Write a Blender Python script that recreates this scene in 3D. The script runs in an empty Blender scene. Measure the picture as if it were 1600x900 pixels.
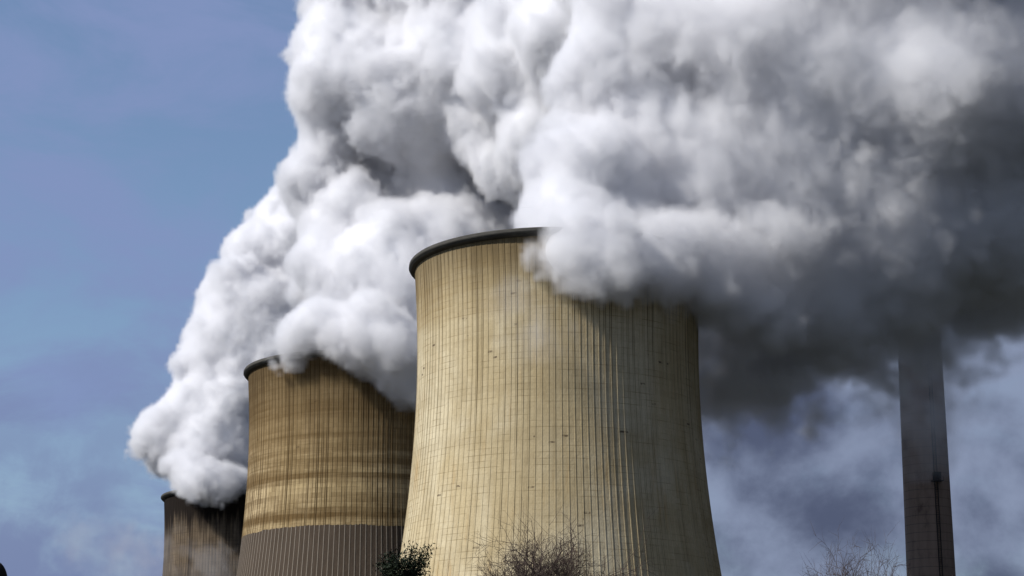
import bpy, bmesh, math, random
import numpy as np
from mathutils import Vector, Matrix

R = math.radians
S = bpy.context.scene
COL = S.collection
rng = np.random.default_rng(7)
random.seed(7)

# ------------------------------------------------------------------ camera
PITCH = R(14.2)
FPX = 3116.0                       # focal length in pixels of a 1600 px wide picture
CAMZ = 1.7
cd = bpy.data.cameras.new("camera")
cam = bpy.data.objects.new("camera", cd)
COL.objects.link(cam)
cam.location = (0, 0, CAMZ)
cam.rotation_euler = (math.pi / 2 + PITCH, 0, 0)
cd.sensor_width = 36
cd.lens = FPX / 1600 * 36
cd.clip_start = 0.1
cd.clip_end = 30000
S.camera = cam

# ------------------------------------------------------------------ light
SUN_AZ = 68      # degrees to the left of straight behind the camera
SUN_EL = 42
SUN_STRENGTH = 4.6
SKY_STRENGTH = 0.11
sx = -math.sin(R(SUN_AZ)) * math.cos(R(SUN_EL))
sy = -math.cos(R(SUN_AZ)) * math.cos(R(SUN_EL))
sz = math.sin(R(SUN_EL))
sl = bpy.data.lights.new("sun", "SUN")
sl.energy = SUN_STRENGTH
sl.angle = R(0.5)
sl.color = (1.0, 0.965, 0.91)
sun = bpy.data.objects.new("sun", sl)
COL.objects.link(sun)
sun.rotation_euler = Vector((sx, sy, sz)).to_track_quat("Z", "Y").to_euler()

S.view_settings.view_transform = "Standard"
S.view_settings.look = "None"
S.view_settings.exposure = 0.0
S.view_settings.gamma = 1.0
S.cycles.max_bounces = 16
S.cycles.diffuse_bounces = 4
S.cycles.volume_bounces = 12
S.cycles.transparent_max_bounces = 16
S.cycles.volume_step_rate = 2.0
S.cycles.volume_max_steps = 256
S.cycles.use_denoising = True


# ------------------------------------------------------------------ node helper
class NT:
    def __init__(self, tree):
        self.t = tree
        tree.nodes.clear()

    def n(self, typ, ins=None, **props):
        nd = self.t.nodes.new(typ)
        for k, v in props.items():
            setattr(nd, k, v)
        for k, v in (ins or {}).items():
            s = nd.inputs[k]
            if hasattr(v, "is_output") or isinstance(v, bpy.types.NodeSocket):
                self.t.links.new(v, s)
            else:
                s.default_value = v
        return nd

    def m(self, op, a, b=None, c=None, clamp=False):
        nd = self.t.nodes.new("ShaderNodeMath")
        nd.operation = op
        nd.use_clamp = clamp
        for i, v in enumerate((a, b, c)):
            if v is None:
                continue
            if isinstance(v, bpy.types.NodeSocket):
                self.t.links.new(v, nd.inputs[i])
            else:
                nd.inputs[i].default_value = v
        return nd.outputs[0]

    def ss(self, v, lo, hi, to0=0.0, to1=1.0):
        nd = self.t.nodes.new("ShaderNodeMapRange")
        nd.interpolation_type = "SMOOTHSTEP"
        self.t.links.new(v, nd.inputs[0])
        for i, x in zip((1, 2, 3, 4), (lo, hi, to0, to1)):
            nd.inputs[i].default_value = x
        return nd.outputs[0]

    def mix(self, f, a, b, blend="MIX"):
        nd = self.t.nodes.new("ShaderNodeMix")
        nd.data_type = "RGBA"
        nd.blend_type = blend
        for i, v in ((0, f), (6, a), (7, b)):
            if isinstance(v, bpy.types.NodeSocket):
                self.t.links.new(v, nd.inputs[i])
            elif i == 0:
                nd.inputs[0].default_value = v
            else:
                nd.inputs[i].default_value = (*v, 1)
        return nd.outputs[2]

    def scale(self, v, sc):
        nd = self.t.nodes.new("ShaderNodeVectorMath")
        nd.operation = "MULTIPLY"
        self.t.links.new(v, nd.inputs[0])
        nd.inputs[1].default_value = sc
        return nd.outputs[0]

    def noise(self, v, sc=1.0, det=4, rough=0.55, dist=0.0):
        return self.n("ShaderNodeTexNoise", {"Vector": v, "Scale": sc, "Detail": det, "Roughness": rough, "Distortion": dist}).outputs[0]


def principled(name, col=(0.5, 0.5, 0.5), rough=0.9):
    m = bpy.data.materials.new(name)
    m.use_nodes = True
    t = NT(m.node_tree)
    out = t.n("ShaderNodeOutputMaterial")
    b = t.n("ShaderNodeBsdfPrincipled", {"Base Color": (*col, 1), "Roughness": rough, "Specular IOR Level": 0.15})
    t.t.links.new(b.outputs[0], out.inputs["Surface"])
    return m, t, b


# ------------------------------------------------------------------ world: sky with broken cloud
world = bpy.data.worlds.new("World")
S.world = world
world.use_nodes = True
t = NT(world.node_tree)
sky = t.n("ShaderNodeTexSky", sky_type="NISHITA", sun_disc=False, sun_elevation=R(SUN_EL),
          sun_rotation=math.atan2(sx, sy), altitude=100, air_density=1.2, dust_density=0.6, ozone_density=4.0)
bg = t.n("ShaderNodeBackground", {"Color": sky.outputs[0], "Strength": SKY_STRENGTH})
co = t.n("ShaderNodeTexCoord").outputs["Generated"]
sep = t.n("ShaderNodeSeparateXYZ", {0: co})
n1 = t.noise(t.scale(co, (1, 1, 1.4)), 6.0, 6, 0.5, 0.3)
n2 = t.noise(t.scale(co, (1, 1, 1.3)), 17.0, 9, 0.58, 0.35)
n4 = t.noise(t.scale(co, (1, 1, 2.4)), 9.0, 9, 0.6, 0.5)
side = t.ss(sep.outputs[0], -0.04, 0.13)               # more cloud towards the east
cov = t.m("ADD", t.m("MULTIPLY", n1, 0.5), t.m("MULTIPLY", n2, 0.5))
cov = t.m("ADD", cov, t.m("MULTIPLY", side, 0.34))
fac = t.ss(cov, 0.45, 0.85)
n3 = t.noise(t.scale(co, (1, 1, 1.2)), 10.0, 10, 0.52, 0.15)
ccol = t.mix(t.ss(n3, 0.40, 0.60), (0.085, 0.105, 0.175), (0.25, 0.30, 0.43))
ccol = t.mix(t.ss(sep.outputs[0], -0.02, 0.06), (0.225, 0.295, 0.52), ccol)     # thin bright veil in the west
ccol = t.mix(t.ss(sep.outputs[0], 0.30, 0.65), ccol, (0.035, 0.040, 0.055))     # unseen dark overcast added in the east to cut skylight fill
fac = t.m("MAXIMUM", fac, t.ss(sep.outputs[0], 0.25, 0.5))
fac = t.m("MAXIMUM", fac, t.ss(n4, 0.34, 0.66, 0.2, 0.95))
low = t.m("MULTIPLY", t.ss(sep.outputs[2], 0.27, 0.10), t.ss(sep.outputs[0], 0.05, -0.1))
low = t.m("MULTIPLY", low, t.ss(n2, 0.2, 0.6))
fac = t.m("MAXIMUM", fac, t.m("MULTIPLY", low, 0.97))
ccol = t.mix(low, ccol, (0.185, 0.235, 0.41))
bgc = t.n("ShaderNodeBackground", {"Color": ccol, "Strength": 1.0})
mx = t.n("ShaderNodeMixShader", {0: fac, 1: bg.outputs[0], 2: bgc.outputs[0]})
out = t.n("ShaderNodeOutputWorld")
t.t.links.new(mx.outputs[0], out.inputs["Surface"])


# ------------------------------------------------------------------ helpers
def ray(px, py):
    """direction through a point of the 1600x900 photograph"""
    x = (px - 800) / FPX
    y = (450 - py) / FPX
    c, s = math.cos(PITCH), math.sin(PITCH)
    return np.array([x, c - y * s, s + y * c])


def at(px, py, Y):
    d = ray(px, py)
    p = d * (Y / d[1])
    return np.array([p[0], p[1], p[2] + CAMZ])


def mpp(px, py, Y):
    """metres per photo pixel at that place"""
    d = ray(px, py)
    return (Y / d[1]) / FPX


def tag(o, label=None, cat=None, group=None, kind=None):
    for k, v in (("label", label), ("category", cat), ("group", group), ("kind", kind)):
        if v:
            o[k] = v
    return o


def empty(name, loc):
    o = bpy.data.objects.new(name, None)
    COL.objects.link(o)
    o.location = loc
    return o


def mesh_np(name, co, faces, mat, parent=None, smooth=True):
    """faces: (n, k) int array with constant k"""
    me = bpy.data.meshes.new(name)
    co = np.asarray(co, np.float32)
    faces = np.asarray(faces, np.int32)
    k = faces.shape[1]
    me.vertices.add(len(co))
    me.vertices.foreach_set("co", co.ravel())
    me.loops.add(faces.size)
    me.loops.foreach_set("vertex_index", faces.ravel())
    me.polygons.add(len(faces))
    me.polygons.foreach_set("loop_start", np.arange(0, faces.size, k, dtype=np.int32))
    me.update(calc_edges=True)
    me.validate()
    me.polygons.foreach_set("use_smooth", np.full(len(me.polygons), smooth))
    me.materials.append(mat)
    o = bpy.data.objects.new(name, me)
    COL.objects.link(o)
    if parent:
        o.parent = parent
    return o


def bm_obj(name, bm, mat, parent=None, smooth=False):
    me = bpy.data.meshes.new(name)
    bm.to_mesh(me)
    bm.free()
    if smooth:
        for p in me.polygons:
            p.use_smooth = True
    me.materials.append(mat)
    o = bpy.data.objects.new(name, me)
    COL.objects.link(o)
    if parent:
        o.parent = parent
    return o


def revolve(r, z, nu, rib=None):
    """closed surface of revolution rows r,z with optional radial profile"""
    th = np.arange(nu) / nu * 2 * math.pi
    add = np.zeros(nu) if rib is None else rib
    rr = np.asarray(r)[:, None] + add[None, :]
    co = np.stack([rr * np.cos(th), rr * np.sin(th), np.repeat(np.asarray(z)[:, None], nu, 1)], -1).reshape(-1, 3)
    nv = len(r)
    i = np.arange(nv - 1)[:, None] * nu
    j = np.arange(nu)[None, :]
    j2 = (j + 1) % nu
    f = np.stack([i + j, i + j2, i + nu + j2, i + nu + j], -1).reshape(-1, 4)
    return co, f


# ------------------------------------------------------------------ ground
gm, t, b = principled("grass_ground", (0.05, 0.06, 0.025), 1.0)
co = t.n("ShaderNodeTexCoord").outputs["Object"]
c = t.mix(t.noise(co, 0.06, 8, 0.65), (0.018, 0.021, 0.016), (0.042, 0.044, 0.036))
t.t.links.new(c, b.inputs["Base Color"])
bm = bmesh.new()
bmesh.ops.create_circle(bm, cap_ends=True, segments=96, radius=12000)
g = bm_obj("ground", bm, gm)
tag(g, "dark grassy ground around the cooling towers", "ground", kind="structure")

# ------------------------------------------------------------------ cooling towers
NR = 148
H = 114.0


def prof(z):
    return np.sqrt(30.5 ** 2 + ((np.asarray(z) - 92.0) / 2.95) ** 2)


def tower_material(name, base, light, dark, streak, ring, rust=0.5, panel=0.10, band=None, topdark=(96, 112), topamt=0.8, patch=0.99, zone=None, ribfade=0.5, ribw=0.16):
    m, t, b = principled(name, base, 0.95)
    P = t.n("ShaderNodeTexCoord").outputs["Object"]
    s = t.n("ShaderNodeSeparateXYZ", {0: P})
    x, y, z = s.outputs
    th = t.m("ARCTAN2", y, x)
    bay = t.m("ADD", t.m("MULTIPLY", th, NR / (2 * math.pi)), 0.0)
    fr = t.m("FRACT", t.m("ADD", bay, 1000.5))             # 0.5 at a rib
    dr = t.m("ABSOLUTE", t.m("SUBTRACT", fr, 0.5))
    cell = t.m("FLOOR", t.m("ADD", bay, 1000.0))
    lift = t.m("FLOOR", t.m("DIVIDE", z, 1.3))
    lfr = t.m("FRACT", t.m("DIVIDE", z, 1.3))
    # broad tone
    broad = t.noise(t.scale(P, (0.05, 0.05, 0.035)), 1.0, 5, 0.6, 0.6)
    col = t.mix(t.ss(broad, 0.35, 0.68), base, light)
    # rings of lifts, tone differs by lift and by panel
    wl = t.n("ShaderNodeTexWhiteNoise", {"W": lift}, noise_dimensions="1D").outputs[0]
    cv = t.n("ShaderNodeCombineXYZ", {0: cell, 1: lift})
    wp = t.n("ShaderNodeTexWhiteNoise", {"Vector": cv.outputs[0]}, noise_dimensions="2D").outputs[0]
    wb = t.n("ShaderNodeTexWhiteNoise", {"W": cell}, noise_dimensions="1D").outputs[0]
    s2a = t.noise(t.scale(P, (1.1, 1.1, 0.12)), 1.0, 5, 0.65, 0.2)
    ringn = t.noise(t.scale(P, (0.015, 0.015, 0.22)), 1.0, 6, 0.65, 0.3)
    rg = t.m("ADD", t.m("MULTIPLY", wl, 0.45), t.m("MULTIPLY", t.ss(ringn, 0.40, 0.7), t.ss(s2a, 0.2, 0.65, 0.45, 1.0)))
    col = t.mix(t.m("MULTIPLY", rg, ring, clamp=True), col, dark)
    # vertical runs
    s1 = t.noise(t.scale(P, (0.32, 0.32, 0.018)), 1.0, 5, 0.6, 0.2)
    s2 = t.noise(t.scale(P, (1.3, 1.3, 0.05)), 1.0, 4, 0.6, 0.1)
    st = t.m("ADD", t.m("MULTIPLY", t.ss(s1, 0.48, 0.72), 0.7), t.m("MULTIPLY", t.ss(s2, 0.5, 0.75), 0.6))
    st = t.m("ADD", st, t.m("MULTIPLY", t.ss(wb, 0.55, 1.0), 0.3))
    col = t.mix(t.m("MULTIPLY", st, streak, clamp=True), col, dark)
    # orange runs
    s3 = t.noise(t.scale(P, (0.22, 0.22, 0.012)), 1.7, 5, 0.6, 0.15)
    rmask = t.m("MULTIPLY", t.ss(s3, 0.55, 0.72), t.ss(s2, 0.36, 0.6))
    col = t.mix(t.m("MULTIPLY", rmask, rust), col, (0.45, 0.27, 0.09))
    # panel tone + patches
    col = t.mix(t.m("MULTIPLY", t.ss(wp, 0.3, 1.0), panel), col, dark)
    clus = t.ss(t.noise(t.scale(P, (0.07, 0.07, 0.06)), 1.0, 3), 0.44, 0.62)
    pt = t.m("MULTIPLY", t.m("GREATER_THAN", t.m("MULTIPLY", wp, t.m("ADD", 0.9, t.m("MULTIPLY", clus, 0.1))), patch), t.m("LESS_THAN", t.m("ABSOLUTE", t.m("SUBTRACT", lfr, 0.5)), 0.16))
    pt = t.m("MULTIPLY", pt, t.ss(t.noise(P, 1.3, 3), 0.35, 0.6))
    col = t.mix(t.m("MULTIPLY", pt, 0.85), col, (0.07, 0.045, 0.03))
    # lift joints
    lj = t.ss(t.m("ABSOLUTE", t.m("SUBTRACT", lfr, 0.5)), 0.40, 0.5)
    ljn = t.ss(t.noise(t.scale(P, (0.2, 0.2, 0.5)), 1.0, 4), 0.42, 0.68)
    col = t.mix(t.m("MULTIPLY", t.m("MULTIPLY", lj, ljn), 0.7), col, dark)
    if zone:
        zn = t.m("ADD", z, t.m("MULTIPLY", t.m("SUBTRACT", ringn, 0.5), 40.0))
        zm = t.m("MULTIPLY", t.ss(zn, zone[0], zone[1]), t.ss(s2, 0.1, 0.5, 0.7, 1.0))
        col = t.mix(t.m("MULTIPLY", zm, zone[3]), col, zone[2])
    # dark upper part with dripping lower edge
    tn = t.m("MULTIPLY", t.m("SUBTRACT", t.noise(t.scale(P, (0.45, 0.45, 0.01)), 1.0, 5, 0.65), 0.5), 26.0)
    tm = t.ss(t.m("ADD", z, tn), topdark[0], topdark[1])
    col = t.mix(t.m("MULTIPLY", tm, topamt), col, (dark[0] * 0.35, dark[1] * 0.33, dark[2] * 0.33))
    if band:
        bn = t.m("ADD", t.m("MULTIPLY", t.m("SUBTRACT", s2, 0.5), 0.8), t.m("MULTIPLY", t.m("SUBTRACT", broad, 0.5), 2.5))
        bmk = t.m("LESS_THAN", t.m("ADD", z, bn), band[0])
        bc = t.mix(t.ss(s2, 0.3, 0.7), band[1], tuple(v * 1.35 for v in band[1]))
        rb = t.ss(dr, 0.11, 0.05)
        bc = t.mix(t.m("MULTIPLY", rb, 0.8), bc, band[2])
        col = t.mix(bmk, col, bc)
    # grime caught along the ribs
    gr = t.m("MULTIPLY", t.ss(dr, 0.12 + ribw, ribw), t.ss(dr, 0.04, 0.09))
    grn = t.ss(t.noise(t.scale(P, (0.6, 0.6, 0.03)), 1.0, 4, 0.6), 0.3, 0.62)
    if band:
        gr = t.m("MULTIPLY", gr, t.m("SUBTRACT", 1.0, bmk))
    wr = t.n("ShaderNodeTexWhiteNoise", {"W": t.m("FLOOR", t.m("ADD", bay, 1000.5))}, noise_dimensions="1D").outputs[0]
    grn = t.m("MULTIPLY", grn, t.ss(wr, 0.0, 0.9, 0.35, 1.0))
    grn = t.m("MULTIPLY", grn, t.ss(t.m("ADD", z, t.m("MULTIPLY", s1, 30.0)), 80, 115, ribfade, 0.95))
    col = t.mix(t.m("MULTIPLY", gr, grn), col, tuple(v * 0.5 for v in dark))
    fine = t.noise(P, 2.2, 6, 0.7)
    col = t.mix(t.ss(fine, 0.3, 0.75, 0.0, 0.2), col, tuple(v * 0.7 for v in dark))
    t.t.links.new(col, b.inputs["Base Color"])
    bump = t.n("ShaderNodeBump", {"Height": t.noise(P, 1.1, 6, 0.7), "Distance": 0.25, "Strength": 0.35})
    t.t.links.new(bump.outputs[0], b.inputs["Normal"])
    return m


rimm, t, b = principled("weathered_rim", (0.10, 0.095, 0.08), 0.9)
P = t.n("ShaderNodeTexCoord").outputs["Object"]
c = t.mix(t.noise(t.scale(P, (0.3, 0.3, 1.2)), 1.0, 6, 0.65), (0.02, 0.019, 0.017), (0.12, 0.115, 0.10))
t.t.links.new(c, b.inputs["Base Color"])
innerm, _, _ = principled("inner_wet_concrete", (0.08, 0.075, 0.065))

# ring profile of one bay: 6 samples per bay, the rib is a raised fin
ribp = np.zeros(NR * 6)
ribp[0::6] = 0.20
ribp[1::6] = 0.20
# shift so that the fin is centred on the bay boundary
TH0 = 0.5 / 6 / NR * 2 * math.pi


def make_tower(loc, mat, label):
    root = empty("cooling_tower", loc)
    tag(root, label, "cooling tower", "cooling towers under steam")
    zs = np.concatenate([np.linspace(0, 40, 10), np.linspace(42, H - 1.5, 62)])
    # fins with steep sides: uneven angular spacing
    offs = np.array([-0.075, 0.075, 0.10, 0.37, 0.63, 0.90]) 
    th = ((np.arange(NR)[:, None] + offs[None, :]) / NR * 2 * math.pi).ravel()
    add = np.tile(np.array([0.065, 0.065, 0.0, 0.0, 0.0, 0.0]), NR)
    nu = len(th)
    rr = prof(zs)[:, None] + add[None, :]
    co = np.stack([rr * np.cos(th), rr * np.sin(th), np.repeat(zs[:, None], nu, 1)], -1).reshape(-1, 3)
    i = np.arange(len(zs) - 1)[:, None] * nu
    j = np.arange(nu)[None, :]
    j2 = (j + 1) % nu
    f = np.stack([i + j, i + j2, i + nu + j2, i + nu + j], -1).reshape(-1, 4)
    mesh_np("shell", co, f, mat, root, smooth=False)
    rt = float(prof(H))
    c2, f2 = revolve([rt - 0.6, rt + 0.2, rt + 0.75, rt + 1.15, rt + 1.25, rt + 1.2, rt + 1.05, rt - 0.6, rt - 0.6],
                     [H - 1.6, H - 1.5, H - 1.3, H - 0.9, H - 0.7, H - 0.2, H, H, H - 1.6], 220)
    mesh_np("rim", c2, f2, rimm, root, smooth=False)
    zi = np.linspace(H - 2.2, 0, 24)
    c3, f3 = revolve(prof(zi) - 0.7, zi, 120)
    mesh_np("inner_wall", c3, f3, innerm, root)
    return root


T1Y, T2Y, T3Y = 425.0, 541.0, 781.0
T1 = ((871 - 800) * mpp(866, 500, T1Y), T1Y, 0)
T2 = ((566 - 800) * mpp(566, 600, T2Y), T2Y, 0)
T3 = ((382 - 800) * mpp(382, 800, T3Y), T3Y, 0)
m1 = tower_material("pale_stained_concrete", (0.57, 0.46, 0.265), (0.72, 0.63, 0.43), (0.24, 0.175, 0.085), 0.34, 0.16, 0.45,
                    topdark=(96, 116), topamt=0.8, patch=0.955, zone=(92, 112, (0.40, 0.28, 0.12), 0.6))
m2 = tower_material("brown_banded_concrete", (0.55, 0.42, 0.22), (0.64, 0.50, 0.29), (0.15, 0.095, 0.038), 0.55, 0.85, 0.3,
                    band=(68.0, (0.065, 0.050, 0.038), (0.30, 0.26, 0.21)), topdark=(93, 116), topamt=0.85, zone=(80, 90, (0.20, 0.13, 0.055), 0.62), ribfade=1.0, ribw=0.24, panel=0.3, patch=0.98)
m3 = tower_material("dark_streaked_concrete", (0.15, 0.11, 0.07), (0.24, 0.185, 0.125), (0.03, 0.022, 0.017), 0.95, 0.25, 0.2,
                    topdark=(97, 105), topamt=0.98, patch=0.985)  # black top band: shadow of the steam painted into the concrete colour
make_tower(T1, m1, "nearest pale cream ribbed cooling tower with a dark lip at its top left")
make_tower(T2, m2, "brown banded cooling tower with a grey ribbed band at its foot, between the other two")
make_tower(T3, m3, "farthest smallest cooling tower, dark streaked and shaded black at the top")

# ------------------------------------------------------------------ chimney
CY = 560.0
chm, t, b = principled("sooty_chimney_concrete", (0.12, 0.105, 0.09), 0.95)
P = t.n("ShaderNodeTexCoord").outputs["Object"]
s = t.n("ShaderNodeSeparateXYZ", {0: P})
c = t.mix(t.noise(t.scale(P, (0.5, 0.5, 0.03)), 1.0, 6, 0.65), (0.16, 0.115, 0.09), (0.42, 0.32, 0.25))
c = t.mix(t.m("MULTIPLY", t.ss(t.m("FRACT", t.m("DIVIDE", s.outputs[2], 2.4)), 0.9, 0.97), 0.45), c, (0.04, 0.035, 0.03))
c = t.mix(t.ss(t.noise(t.scale(P, (0.2, 0.2, 0.12)), 1.0, 6, 0.7), 0.5, 0.75, 0, 0.7), c, (0.09, 0.062, 0.048))
t.t.links.new(c, b.inputs["Base Color"])
steel, _, _ = principled("dark_steel", (0.025, 0.025, 0.027), 0.6)
cb = at(1455, 900, CY)
chimney = empty("chimney", (cb[0], CY, 0))
tag(chimney, "tall dark concrete chimney at the right with its top lost in steam", "chimney")
CH = 172.0


def cr(z):
    return 6.72 - (z - 60) * (0.45 / 53)


zc = np.linspace(0, CH, 60)
c1, f1 = revolve(cr(zc), zc, 72)
mesh_np("shaft", c1, f1, chm, chimney)
c2, f2 = revolve([cr(CH) - 0.5, cr(CH) + 0.4, cr(CH) + 0.4, cr(CH) - 0.5, cr(CH) - 0.5], [CH - 2, CH - 2, CH + 0.4, CH + 0.4, CH - 2], 72)
mesh_np("cap_ring", c2, f2, steel, chimney, smooth=False)


def add_box(bm, c, size, rot=0.0):
    M = Matrix.Translation(c) @ Matrix.Rotation(rot, 4, "Z") @ Matrix.Diagonal((*size, 1))
    bmesh.ops.create_cube(bm, size=1, matrix=M)


# climbing rail and hoist cage on the face towards the camera
ang = math.asin(0.20) - math.pi / 2
zl = at(1460, 750, CY)[2]
bm = bmesh.new()
z = 4.0
while z < zl + 38:
    r0 = cr(z + 1) + 0.22
    for k, w in ((-0.45, 0.16), (0.45, 0.16)):
        add_box(bm, (r0 * math.cos(ang) - k * math.sin(ang), r0 * math.sin(ang) + k * math.cos(ang), z + 1), (0.22, w, 2.0), ang)
    for q in range(4):
        add_box(bm, (r0 * math.cos(ang), r0 * math.sin(ang), z + 0.25 + q * 0.5), (0.10, 0.8, 0.07), ang)
    z += 2.0
bm_obj("ladder", bm, steel, chimney)
bm = bmesh.new()
r0 = cr(zl) + 1.0
cx, cy = r0 * math.cos(ang), r0 * math.sin(ang)
add_box(bm, (cx, cy, zl), (1.6, 1.9, 2.2), ang)
add_box(bm, (cx, cy, zl - 1.35), (2.1, 3.0, 0.2), ang)
for k in (-1.4, 0, 1.4):
    add_box(bm, (cx - k * math.sin(ang) + 0.95 * math.cos(ang), cy + k * math.cos(ang) + 0.95 * math.sin(ang), zl - 0.7), (0.1, 0.1, 1.2), ang)
add_box(bm, (cx + 0.95 * math.cos(ang), cy + 0.95 * math.sin(ang), zl - 0.12), (0.1, 2.9, 0.1), ang)
bm_obj("hoist_cage", bm, steel, chimney)


# ------------------------------------------------------------------ steam
_perm = rng.permutation(256)
_perm = np.concatenate([_perm, _perm]).astype(np.int32)
_grad = rng.normal(size=(256, 3)).astype(np.float32)
_grad /= np.linalg.norm(_grad, axis=1)[:, None]
_jit = rng.random((256, 3)).astype(np.float32)


def perlin(p):
    i = np.floor(p).astype(np.int32)
    f = (p - i).astype(np.float32)
    u = f * f * f * (f * (f * 6 - 15) + 10)
    i &= 255
    res = 0
    for dx in (0, 1):
        wx = u[:, 0] if dx else 1 - u[:, 0]
        for dy in (0, 1):
            wy = u[:, 1] if dy else 1 - u[:, 1]
            h1 = _perm[_perm[(i[:, 0] + dx) & 255] + ((i[:, 1] + dy) & 255)]
            for dz in (0, 1):
                wz = u[:, 2] if dz else 1 - u[:, 2]
                g = _grad[_perm[h1 + ((i[:, 2] + dz) & 255)]]
                d = g[:, 0] * (f[:, 0] - dx) + g[:, 1] * (f[:, 1] - dy) + g[:, 2] * (f[:, 2] - dz)
                res = res + wx * wy * wz * d
    return res


def worley(p):
    i = np.floor(p).astype(np.int32)
    f = (p - i).astype(np.float32)
    best = np.full(len(p), 9.0, np.float32)
    for dx in (-1, 0, 1):
        h0 = _perm[(i[:, 0] + dx) & 255]
        for dy in (-1, 0, 1):
            h1 = _perm[h0 + ((i[:, 1] + dy) & 255)]
            for dz in (-1, 0, 1):
                j = _jit[_perm[h1 + ((i[:, 2] + dz) & 255)]]
                d = (j[:, 0] + dx - f[:, 0]) ** 2 + (j[:, 1] + dy - f[:, 1]) ** 2 + (j[:, 2] + dz - f[:, 2]) ** 2
                np.minimum(best, d, out=best)
    return best                    # squared distance


def surface_nets(g, lo, h):
    s = g < 0
    nx, ny, nz = g.shape
    cnt = np.zeros((nx - 1, ny - 1, nz - 1), np.int8)
    for a in (0, 1):
        for b_ in (0, 1):
            for c_ in (0, 1):
                cnt += s[a:nx - 1 + a, b_:ny - 1 + b_, c_:nz - 1 + c_]
    cells = np.argwhere((cnt > 0) & (cnt < 8))
    idx = np.full(cnt.shape, -1, np.int32)
    idx[tuple(cells.T)] = np.arange(len(cells))
    acc = np.zeros((len(cells), 3), np.float32)
    num = np.zeros(len(cells), np.float32)
    cx, cy, cz = cells.T
    cor = [(0, 0, 0), (1, 0, 0), (0, 1, 0), (1, 1, 0), (0, 0, 1), (1, 0, 1), (0, 1, 1), (1, 1, 1)]
    val = [g[cx + a, cy + b_, cz + c_] for a, b_, c_ in cor]
    for e0, e1 in ((0, 1), (2, 3), (4, 5), (6, 7), (0, 2), (1, 3), (4, 6), (5, 7), (0, 4), (1, 5), (2, 6), (3, 7)):
        v0, v1 = val[e0], val[e1]
        k = (v0 < 0) != (v1 < 0)
        tt = np.where(k, v0 / np.where(k, v0 - v1, 1), 0)
        p0, p1 = np.array(cor[e0], np.float32), np.array(cor[e1], np.float32)
        acc += np.where(k[:, None], p0 + (p1 - p0) * tt[:, None], 0)
        num += k
    co = (cells + acc / num[:, None]) * h + lo
    quads = []
    for ax in range(3):
        sl0 = [slice(1, -1)] * 3
        sl0[ax] = slice(0, -1)
        sl1 = [slice(1, -1)] * 3
        sl1[ax] = slice(1, None)
        a0, a1 = s[tuple(sl0)], s[tuple(sl1)]
        e = np.argwhere(a0 != a1)
        inside = a0[tuple(e.T)]
        off = [1, 1, 1]
        off[ax] = 0
        e = e + np.array(off)
        u, v = (ax + 1) % 3, (ax + 2) % 3
        du = np.zeros(3, int)
        dv = np.zeros(3, int)
        du[u] = 1
        dv[v] = 1
        q = np.stack([idx[tuple((e - du - dv).T)], idx[tuple((e - dv).T)], idx[tuple(e.T)], idx[tuple((e - du).T)]], 1)
        q[~inside] = q[~inside][:, ::-1]
        quads.append(q)
    return co, np.concatenate(quads)


steamm, t, b = principled("dense_steam", (0.86, 0.86, 0.865), 1.0)
b.inputs["Specular IOR Level"].default_value = 0.0


def vapour_material(name, mult):
    m = bpy.data.materials.new(name)
    m.use_nodes = True
    t = NT(m.node_tree)
    out = t.n("ShaderNodeOutputMaterial")
    at_ = t.n("ShaderNodeAttribute", attribute_name="density")
    pv = t.n("ShaderNodeVolumePrincipled", {"Color": (0.95, 0.95, 0.96, 1), "Anisotropy": 0.15, "Density": mult, "Density Attribute": "density"})
    t.t.links.new(pv.outputs[0], out.inputs["Volume"])
    return m


vapm = vapour_material("thin_vapour", 1.0)


def vapour_group(lo, h, n):
    hi = [lo[i] + h * (n[i] - 1) for i in range(3)]
    ng = bpy.data.node_groups.new("vapour_field", "GeometryNodeTree")
    ng.interface.new_socket("Geometry", in_out="INPUT", socket_type="NodeSocketGeometry")
    ng.interface.new_socket("Geometry", in_out="OUTPUT", socket_type="NodeSocketGeometry")
    t = NT(ng)
    gi = t.n("NodeGroupInput")
    go = t.n("NodeGroupOutput")
    pos = t.n("GeometryNodeInputPosition")
    s = t.n("ShaderNodeSeparateXYZ", {0: pos.outputs[0]})
    ix = [t.m("ROUND", t.m("DIVIDE", t.m("SUBTRACT", s.outputs[k], float(lo[k])), float(h))) for k in range(3)]
    flat = t.m("ADD", t.m("MULTIPLY", t.m("ADD", t.m("MULTIPLY", ix[0], float(n[1])), ix[1]), float(n[2])), ix[2])
    na = t.n("GeometryNodeInputNamedAttribute", {"Name": "dens"}, data_type="FLOAT")
    si = t.n("GeometryNodeSampleIndex", {"Geometry": gi.outputs[0]}, data_type="FLOAT", domain="POINT", clamp=True)
    t.t.links.new(na.outputs[0], si.inputs["Value"])
    fi = t.n("FunctionNodeFloatToInt", {0: flat})
    t.t.links.new(fi.outputs[0], si.inputs["Index"])
    vc = t.n("GeometryNodeVolumeCube", {"Density": si.outputs[0], "Min": tuple(map(float, lo)), "Max": tuple(map(float, hi)),
                                         "Resolution X": int(n[0]), "Resolution Y": int(n[1]), "Resolution Z": int(n[2])})
    sm = t.n("GeometryNodeSetMaterial", {"Geometry": vc.outputs[0], "Material": vapm})
    t.t.links.new(sm.outputs[0], go.inputs[0])
    return ng


def sstep(x, a, b):
    x = np.clip((x - a) / (b - a), 0, 1)
    return x * x * (3 - 2 * x)


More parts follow.
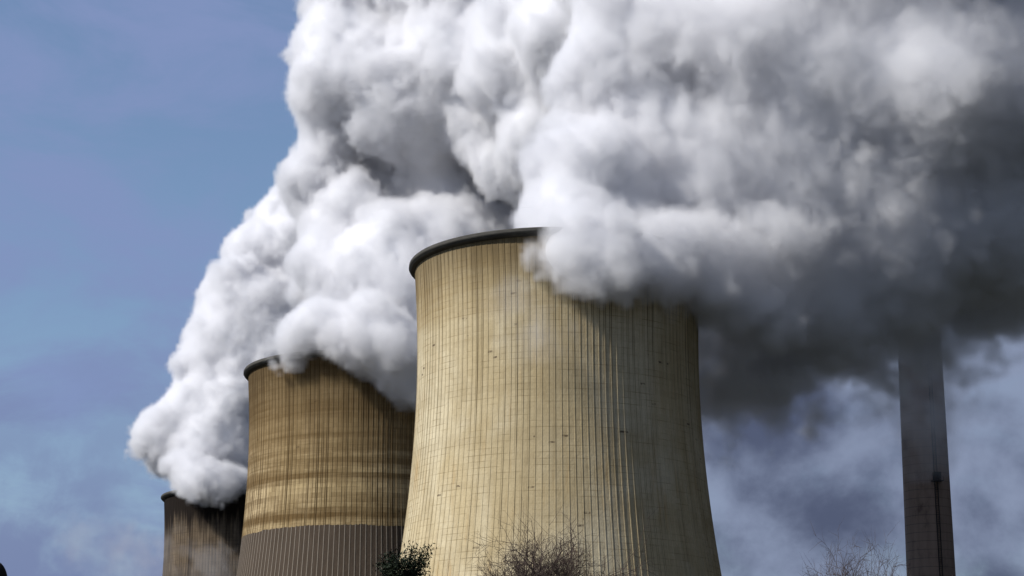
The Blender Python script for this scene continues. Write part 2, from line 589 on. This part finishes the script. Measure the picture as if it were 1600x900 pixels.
def make_plume(base, label, puffs, lo, hi, h, skin_fn, dens_fn, wisps=(), amp=1.0, freq=1.0, smin_k=6.0, seed=0):
    lo = np.array(lo, float)
    n = np.ceil((np.array(hi) - lo) / h).astype(int)
    n -= n % 2                       # even, so the half-resolution vapour grid fits
    ax = [lo[k] + np.arange(n[k]) * h for k in range(3)]
    sdf = np.full(tuple(n), 14.0, np.float32)
    for pf in puffs:
        px, py, Y, r = pf[:4]
        c = at(px, py, Y)
        r = r * mpp(px, py, Y)
        stretch = pf[4] if len(pf) > 4 else (1, 1, 1)
        m = r * max(stretch) + 10
        sl_ = []
        for k in range(3):
            a = int(max(0, math.floor((c[k] - m - lo[k]) / h)))
            b_ = int(min(n[k], math.ceil((c[k] + m - lo[k]) / h)))
            sl_.append(slice(a, b_))
        if any(s_.stop <= s_.start for s_ in sl_):
            continue
        X, Yg, Z = np.meshgrid(*[ax[k][sl_[k]] for k in range(3)], indexing="ij", sparse=True)
        d = np.sqrt(((X - c[0]) / stretch[0]) ** 2 + ((Yg - c[1]) / stretch[1]) ** 2 + ((Z - c[2]) / stretch[2]) ** 2) - r
        old = sdf[tuple(sl_)]
        hh = np.clip(0.5 + 0.5 * (d - old) / smin_k, 0, 1)
        sdf[tuple(sl_)] = d + (old - d) * hh - smin_k * hh * (1 - hh)
    band = np.argwhere((sdf < 13.0) & (sdf > -14.0))
    p = (band * h + lo).astype(np.float32)
    sp = (p + seed * 37.3).astype(np.float32)
    # domain warp, then nested puffs
    w = np.stack([perlin(sp / 15 + 11), perlin(sp / 15 + 41), perlin(sp / 15 + 73)], 1) * 6.0
    w2 = np.stack([perlin(sp / 5 + 21), perlin(sp / 5 + 51), perlin(sp / 5 + 83)], 1) * 1.6
    q = sp + w.astype(np.float32) + w2.astype(np.float32)
    wv = 0.45 - worley((q + 0.6 * w.astype(np.float32)) / (15 * freq))
    d = amp * (7.0 * perlin(sp / 26) + 3.6 * wv + 2.6 * perlin(sp / 12 + 31) + 0.6 * (0.45 - worley(q / (6.5 * freq) + 9)))
    skin = skin_fn(p).astype(np.float32)
    q2 = sp + 1.5 * w2.astype(np.float32)
    q3 = (q2 + 1.2 * np.stack([perlin(q2 / 2.6 + 61), perlin(q2 / 2.6 + 91), perlin(q2 / 2.6 + 33)], 1)).astype(np.float32)
    fb = (2.6 * np.abs(perlin(q3 / 9 + 3)) + 2.0 * np.abs(perlin(q3 / 4.8 + 17)) + 1.3 * np.abs(perlin(q3 / 2.7 + 7)) +
          0.7 * perlin(q3 / 1.6 + 29)) * 1.4 - 1.6
    f0 = sdf.copy()
    f0[tuple(band.T)] = sdf[tuple(band.T)] - d
    f = f0.copy()
    f[tuple(band.T)] -= fb * (0.55 + 0.22 * skin)
    sk = np.zeros_like(f)
    sk[tuple(band.T)] = skin
    # closed at the edge of the grid
    g = f0 + sk + 0.3
    for k in range(3):
        for e in (0, 1, -1, -2):
            s_ = [slice(None)] * 3
            s_[k] = e
            g[tuple(s_)] = np.maximum(g[tuple(s_)], 0.5)
    co, qd = surface_nets(g, lo, h)
    root = empty("steam_plume", base)
    tag(root, label, "steam plume", "steam plumes from the cooling towers")
    bl = mesh_np("billow", co - np.array(base), qd, steamm, root)
    # vapour skin on every second voxel
    fs = f
    gs = g
    sks = np.maximum(sk, 0.6)
    n2 = np.array(fs.shape)
    X, Yg, Z = np.meshgrid(*[a for a in ax], indexing="ij")
    dn = sstep(-fs / sks, -0.08, 0.45) * dens_fn(X, Yg, Z, sks)
    dn[gs < -4.0 * h] = 0
    for (px, py, Y, r, st_, dd) in wisps:
        c = at(px, py, Y)
        r = r * mpp(px, py, Y)
        e = np.sqrt(((X - c[0]) / st_[0]) ** 2 + ((Yg - c[1]) / st_[1]) ** 2 + ((Z - c[2]) / st_[2]) ** 2) / r
        k = np.argwhere(e < 1.6)
        if not len(k):
            continue
        pp = (k * h + lo).astype(np.float32) + seed * 13
        nz = 1.5 * perlin(pp / 11) + 1.0 * perlin(pp / 5 + 5) + 0.6 * perlin(pp / 2.4 + 9)
        dn[tuple(k.T)] += dd * sstep(-(e[tuple(k.T)] + nz * 0.8), -1.0, -0.25)
    for k in range(3):
        for e in (0, -1):
            s_ = [slice(None)] * 3
            s_[k] = e
            dn[tuple(s_)] = 0
    ids = np.arange(n2.prod())
    me = bpy.data.meshes.new("vapour")
    me.vertices.add(len(ids))
    me.vertices.foreach_set("co", (np.stack([X, Yg, Z], -1).reshape(-1, 3) - np.array(base)).astype(np.float32).ravel())
    a = me.attributes.new("dens", "FLOAT", "POINT")
    a.data.foreach_set("value", np.where(dn < 0.004, 0, dn).astype(np.float32).ravel())
    me.materials.append(vapm)
    o = bpy.data.objects.new("vapour", me)
    COL.objects.link(o)
    o.parent = root
    o["kind"] = "stuff"
    md = o.modifiers.new("vapour", "NODES")
    md.node_group = vapour_group(lo - np.array(base), h, n2)
    print("plume", n, len(co), len(qd), float((dn > 0.004).mean()))
    return root


# steam of the nearest tower: pushed over the lip to the right, trailing away to the right
P1 = [(852, 372, 398, 50), (930, 400, 425, 95), (905, 360, 412, 92), (880, 330, 405, 66), (900, 385, 396, 86), (965, 405, 394, 72), (895, 270, 412, 62),
      (905, 215, 420, 48), (960, 280, 420, 120), (1050, 385, 404, 72), (1085, 428, 410, 66), (1130, 455, 416, 62), (1025, 402, 400, 58), (1010, 378, 398, 66), (1060, 380, 404, 66), (1010, 180, 428, 120), (940, 130, 432, 70),
      (1150, 420, 420, 90), (1110, 260, 430, 170), (1240, 420, 430, 130), (1260, 260, 432, 190), (1200, 470, 418, 70), (1230, 380, 414, 80), (1200, 505, 425, 60),
      (1310, 490, 432, 80), (1400, 350, 436, 190), (1420, 480, 440, 70), (1560, 310, 440, 200), (1540, 430, 445, 80),
      (1040, 60, 430, 150), (1210, 60, 426, 190), (1400, 120, 424, 200), (1600, 110, 428, 230), (1700, 270, 440, 200),
      (1040, -100, 440, 190), (1260, -120, 425, 200), (1450, -110, 415, 210), (1600, -120, 420, 230),
      (1180, 60, 420, 125), (1310, 110, 414, 130), (1460, 130, 410, 150), (1600, 100, 412, 150), (1600, -120, 425, 200)]
W1 = [(1210, -235, 386, 130, (1, 1, 0.8), 0.010), (1310, -250, 388, 150, (1, 1, 0.8), 0.018), (1450, -260, 390, 170, (1, 1, 0.8), 0.045), (1580, -280, 392, 180, (1, 1, 0.8), 0.04),  # unseen thin vapour added above the frame to dim sun on the right
      (815, 480, 388, 50, (1.0, 0.5, 1.2), 0.05), (845, 540, 388, 60, (1.3, 0.5, 0.8), 0.02),
      (1140, 590, 445, 115, (1.1, 1, 0.9), 0.22), (1240, 560, 448, 115, (1.2, 1, 0.8), 0.22), (1345, 530, 450, 105, (1.2, 1, 0.8), 0.2),
      (1450, 525, 458, 110, (1.1, 1, 0.9), 0.18), (1560, 460, 460, 110, (1.2, 1, 0.8), 0.10), (1445, 620, 470, 90, (1.1, 0.6, 1.1), 0.05),
      (1440, 700, 470, 60, (1.0, 0.6, 1.3), 0.02)]


def skin1(p):
    return 3.6 + 4.4 * sstep(p[:, 0], 10, 60)


def dens1(X, Y, Z, sk):
    return 1.7 / sk + 0.04


make_plume((T1[0], T1[1], H), "huge steam plume spilling over the nearest tower and greying to the right",
           P1, (-14, 352, 72), (128, 500, 236), 0.95, skin1, dens1, W1, seed=1)

# steam of the brown tower: rises past the left of the picture's middle, a deep hollow in it
P2 = [(474, 540, 512, 28), (530, 510, 535, 72), (500, 520, 514, 64), (575, 535, 511, 72), (630, 570, 510, 62), (672, 600, 512, 50), (700, 560, 525, 70), (515, 425, 540, 82),
      (545, 345, 545, 80), (600, 420, 535, 105), (660, 470, 530, 95), (700, 390, 538, 78), (760, 400, 550, 90), (490, 285, 550, 52), (530, 240, 555, 62),
      (560, 105, 550, 112), (565, -25, 555, 112), (650, 170, 545, 110), (740, 110, 540, 140), (775, 195, 530, 78), (690, 290, 560, 95),
      (600, 290, 565, 80), (650, 320, 562, 62), (735, 300, 560, 60), (790, 320, 580, 100), (850, 200, 560, 150), (720, -60, 550, 180), (900, 20, 550, 190), (1100, 0, 560, 220),
      (715, 355, 575, 55), (770, 345, 575, 50), (650, 350, 575, 70), (900, 300, 575, 150), (1050, 150, 560, 200),
      (820, 90, 500, 110), (850, 210, 495, 80), (900, 40, 480, 120), (800, 260, 520, 60),
      (1010, 430, 522, 120), (1040, 320, 525, 130), (1070, 490, 520, 80)]  # hidden puffs added behind the nearest tower to shade the chimney


def skin2(p):
    return 3.6 + 2.0 * sstep(p[:, 0], -35, 10) * sstep(p[:, 2], 150, 120)


make_plume((T2[0], T2[1], H), "white steam plume towering above the brown banded tower, with a grey hollow",
           P2, (-76, 452, 84), (96, 606, 236), 1.05, skin2, lambda X, Y, Z, sk: 1.7 / sk + 0.04, seed=2)

# steam of the farthest tower
P3 = [(280, 728, 752, 26), (308, 748, 746, 30), (345, 750, 744, 34), (380, 752, 745, 34), (268, 702, 778, 50), (245, 680, 772, 34), (330, 705, 770, 70), (385, 700, 775, 70), (305, 640, 775, 58), (360, 640, 775, 78), (318, 585, 780, 56),
      (345, 520, 785, 56), (385, 560, 780, 82), (362, 465, 785, 58), (400, 400, 790, 52), (410, 480, 785, 80), (455, 390, 790, 66),
      (445, 335, 795, 46), (475, 275, 800, 46), (505, 225, 800, 50), (520, 340, 800, 110), (470, 560, 785, 90), (600, 300, 805, 120)]
W3 = [(330, 885, 742, 55, (1.3, 0.6, 0.7), 0.022), (240, 880, 760, 70, (1.2, 1, 0.8), 0.012), (150, 850, 770, 80, (1.3, 1, 0.7), 0.008)]
make_plume((T3[0], T3[1], H), "farthest white steam plume leaning right from the black topped tower at the left",
           P3, (-180, 728, 74), (-40, 840, 262), 1.25, lambda p: 3.4 + 0 * p[:, 0], lambda X, Y, Z, sk: 1.7 / sk + 0.04, W3, freq=1.25, seed=3)


# ------------------------------------------------------------------ trees
barkm, t, b = principled("brown_bark", (0.07, 0.05, 0.042), 0.95)
P = t.n("ShaderNodeTexCoord").outputs["Object"]
t.t.links.new(t.mix(t.noise(P, 6.0, 5, 0.6), (0.045, 0.032, 0.028), (0.12, 0.088, 0.072)), b.inputs["Base Color"])
leafm, t, b = principled("dark_leaf", (0.014, 0.022, 0.009), 0.6)
P = t.n("ShaderNodeTexCoord").outputs["Object"]
t.t.links.new(t.mix(t.noise(P, 3.0, 4, 0.6), (0.007, 0.012, 0.005), (0.02, 0.03, 0.012)), b.inputs["Base Color"])


class Tubes:
    def __init__(self):
        self.v, self.f = [], []

    def add(self, pts, rads, k=5):
        base = len(self.v)
        for i, p in enumerate(pts):
            a = (pts[min(i + 1, len(pts) - 1)] - pts[max(i - 1, 0)]).normalized()
            u = a.orthogonal().normalized()
            w = a.cross(u)
            for q in range(k):
                an = q / k * 2 * math.pi
                self.v.append(p + (u * math.cos(an) + w * math.sin(an)) * rads[i])
        for i in range(len(pts) - 1):
            for q in range(k):
                q2 = (q + 1) % k
                self.f.append((base + i * k + q, base + i * k + q2, base + (i + 1) * k + q2, base + (i + 1) * k + q))


def limb(rd, p, d, length, r, up, wob, n=6):
    pts, rads = [p.copy()], [r]
    d = d.normalized()
    for i in range(n):
        d = (d + Vector((rd.gauss(0, wob), rd.gauss(0, wob), rd.gauss(0, wob) + up))).normalized()
        p = p + d * (length / n)
        pts.append(p.copy())
        rads.append(r * (1 - 0.75 * (i + 1) / n))
    return pts, rads


def grow(T, rd, p, d, length, r, depth, up):
    pts, rads = limb(rd, p, d, length, r, up, 0.13)
    T.add(pts, rads, 5 if depth > 1 else 3)
    if depth == 0:
        return
    nk = {4: 7, 3: 7, 2: 7, 1: 6}[depth]
    for i in range(nk):
        f = 0.22 + 0.78 * (i + rd.random()) / nk
        k = min(int(f * 6), 5)
        q = pts[k].lerp(pts[k + 1], f * 6 - k)
        dd = (pts[k + 1] - pts[k]).normalized()
        side = dd.orthogonal().normalized()
        side.rotate(Matrix.Rotation(rd.uniform(0, 6.283), 3, dd))
        nd = dd * 0.75 + side * rd.uniform(0.5, 0.95)
        grow(T, rd, q, nd, length * rd.uniform(0.42, 0.62), max(r * 0.45, 0.011), depth - 1, up * (0.9 if depth > 2 else -0.25))


def bare_tree(px, py, Y, label, seed, spread=1.0, lean=(0, 0), nl=30, slim=1.0):
    top = at(px, py, Y)
    rd = random.Random(seed)
    root = empty("bare_tree", (top[0], Y, 0))
    tag(root, label, "tree", "leafless trees in front of the power station")
    h = top[2]
    T = Tubes()
    pts, rads = limb(rd, Vector((0, 0, 0)), Vector((lean[0], lean[1], 1)), h * 0.62, 0.24, 0.05, 0.03, 8)
    T.add(pts, rads, 9)
    mesh_np("trunk", [tuple(v) for v in T.v], T.f, barkm, root)
    C = Tubes()
    for i in range(nl):
        f = 0.40 + 0.6 * i / (nl - 1)
        k = min(int(f * 8), 7)
        q = pts[k].lerp(pts[k + 1], min(f * 8 - k, 1))
        an = i * 2.4 + rd.random()
        dd = Vector((math.cos(an) * rd.uniform(0.1, 0.6) * spread, math.sin(an) * rd.uniform(0.1, 0.6) * spread, 1.0))
        grow(C, rd, q, dd, (h - q.z) * rd.uniform(0.62, 0.86), 0.09, 3, 0.05)
    co = np.array([tuple(v) for v in C.v])
    zt = np.percentile(co[:, 2], 99.3)
    k = (h - pts[4].z) / (zt - pts[4].z)               # crown reaches exactly the height seen
    co[:, 2] = np.where(co[:, 2] > pts[4].z, pts[4].z + (co[:, 2] - pts[4].z) * k, co[:, 2])
    co[:, 0] *= slim
    co[:, 1] *= slim
    mesh_np("crown", co, C.f, barkm, root)
    return root


bare_tree(868, 840, 95, "wide bare brown tree with dense twigs in front of the nearest tower", 5, 0.85, nl=42, slim=0.82)
bare_tree(1320, 852, 95, "slim bare tree standing apart against the sky left of the chimney", 9, 0.3, nl=12, slim=0.5)
bare_tree(1386, 866, 98, "thin bare tree top rising just beside the foot of the chimney", 21, 0.3, (0.0, 0), nl=10, slim=0.45)

# evergreen with small stiff leaves
top = at(606, 868, 80)
ev = empty("evergreen_tree", (top[0], 80, 0))
tag(ev, "dark leafy evergreen tree top between the two nearer towers", "tree")
rd = random.Random(3)
T = Tubes()
pts, rads = limb(rd, Vector((0, 0, 0)), Vector((0, 0, 1)), top[2] * 0.93, 0.2, 0.05, 0.03, 8)
T.add(pts, rads, 9)
mesh_np("trunk", [tuple(v) for v in T.v], T.f, barkm, ev)
C = Tubes()
tips = []
for i in range(90):
    f = 0.25 + 0.75 * (i + rd.random()) / 90
    k = min(int(f * 8), 7)
    q = pts[k].lerp(pts[k + 1], min(f * 8 - k, 1))
    an = i * 2.4
    ln = (1 - f) * 2.6 + 1.25 + rd.uniform(-0.25, 0.3)
    lp, lr = limb(rd, q, Vector((math.cos(an), math.sin(an), 0.45 + 0.5 * f)), ln, 0.03, 0.06, 0.1, 5)
    C.add(lp, lr, 4)
    tips += [(lp[j].lerp(lp[j + 1], rd.random()), j) for j in range(1, 5) for _ in range(10)]
mesh_np("limbs", [tuple(v) for v in C.v], C.f, barkm, ev)
lv, lf = [], []
for (p, j) in tips:
    for _ in range(8):
        c = p + Vector((rd.gauss(0, 0.17), rd.gauss(0, 0.17), rd.gauss(0, 0.15)))
        u = Vector((rd.gauss(0, 1), rd.gauss(0, 1), rd.gauss(0, 1))).normalized()
        w = u.orthogonal().normalized()
        L, W = rd.uniform(0.05, 0.10), rd.uniform(0.02, 0.035)
        n0 = len(lv)
        lv += [c - u * L, c + w * W, c + u * L, c - w * W]
        lf.append((n0, n0 + 1, n0 + 2, n0 + 3))
lv = np.array([tuple(v) for v in lv])
mesh_np("crown", lv, lf, leafm, ev, smooth=False)

# ------------------------------------------------------------------ pole at the left edge
polem, _, _ = principled("dark_weathered_timber", (0.02, 0.018, 0.016), 0.8)
pt = at(-8, 876, 12)
pole = empty("pole", (pt[0], 12, 0))
tag(pole, "dark round topped pole cut by the lower left edge of the view", "pole")
a = np.linspace(0, math.pi / 2, 10)
rp = 0.078
hz = pt[2]
c1, f1 = revolve([rp + 0.012, rp + 0.008, rp], [-0.3, 0.5, hz - 0.16], 28)
mesh_np("shaft", c1, f1, polem, pole)
c1, f1 = revolve(np.concatenate([[rp, rp + 0.006], (rp + 0.006) * np.cos(a[1:])]), np.concatenate([[hz - 0.17, hz - 0.14], hz - 0.14 + 0.14 * np.sin(a[1:])]), 28)
mesh_np("domed_cap", c1, f1, polem, pole)
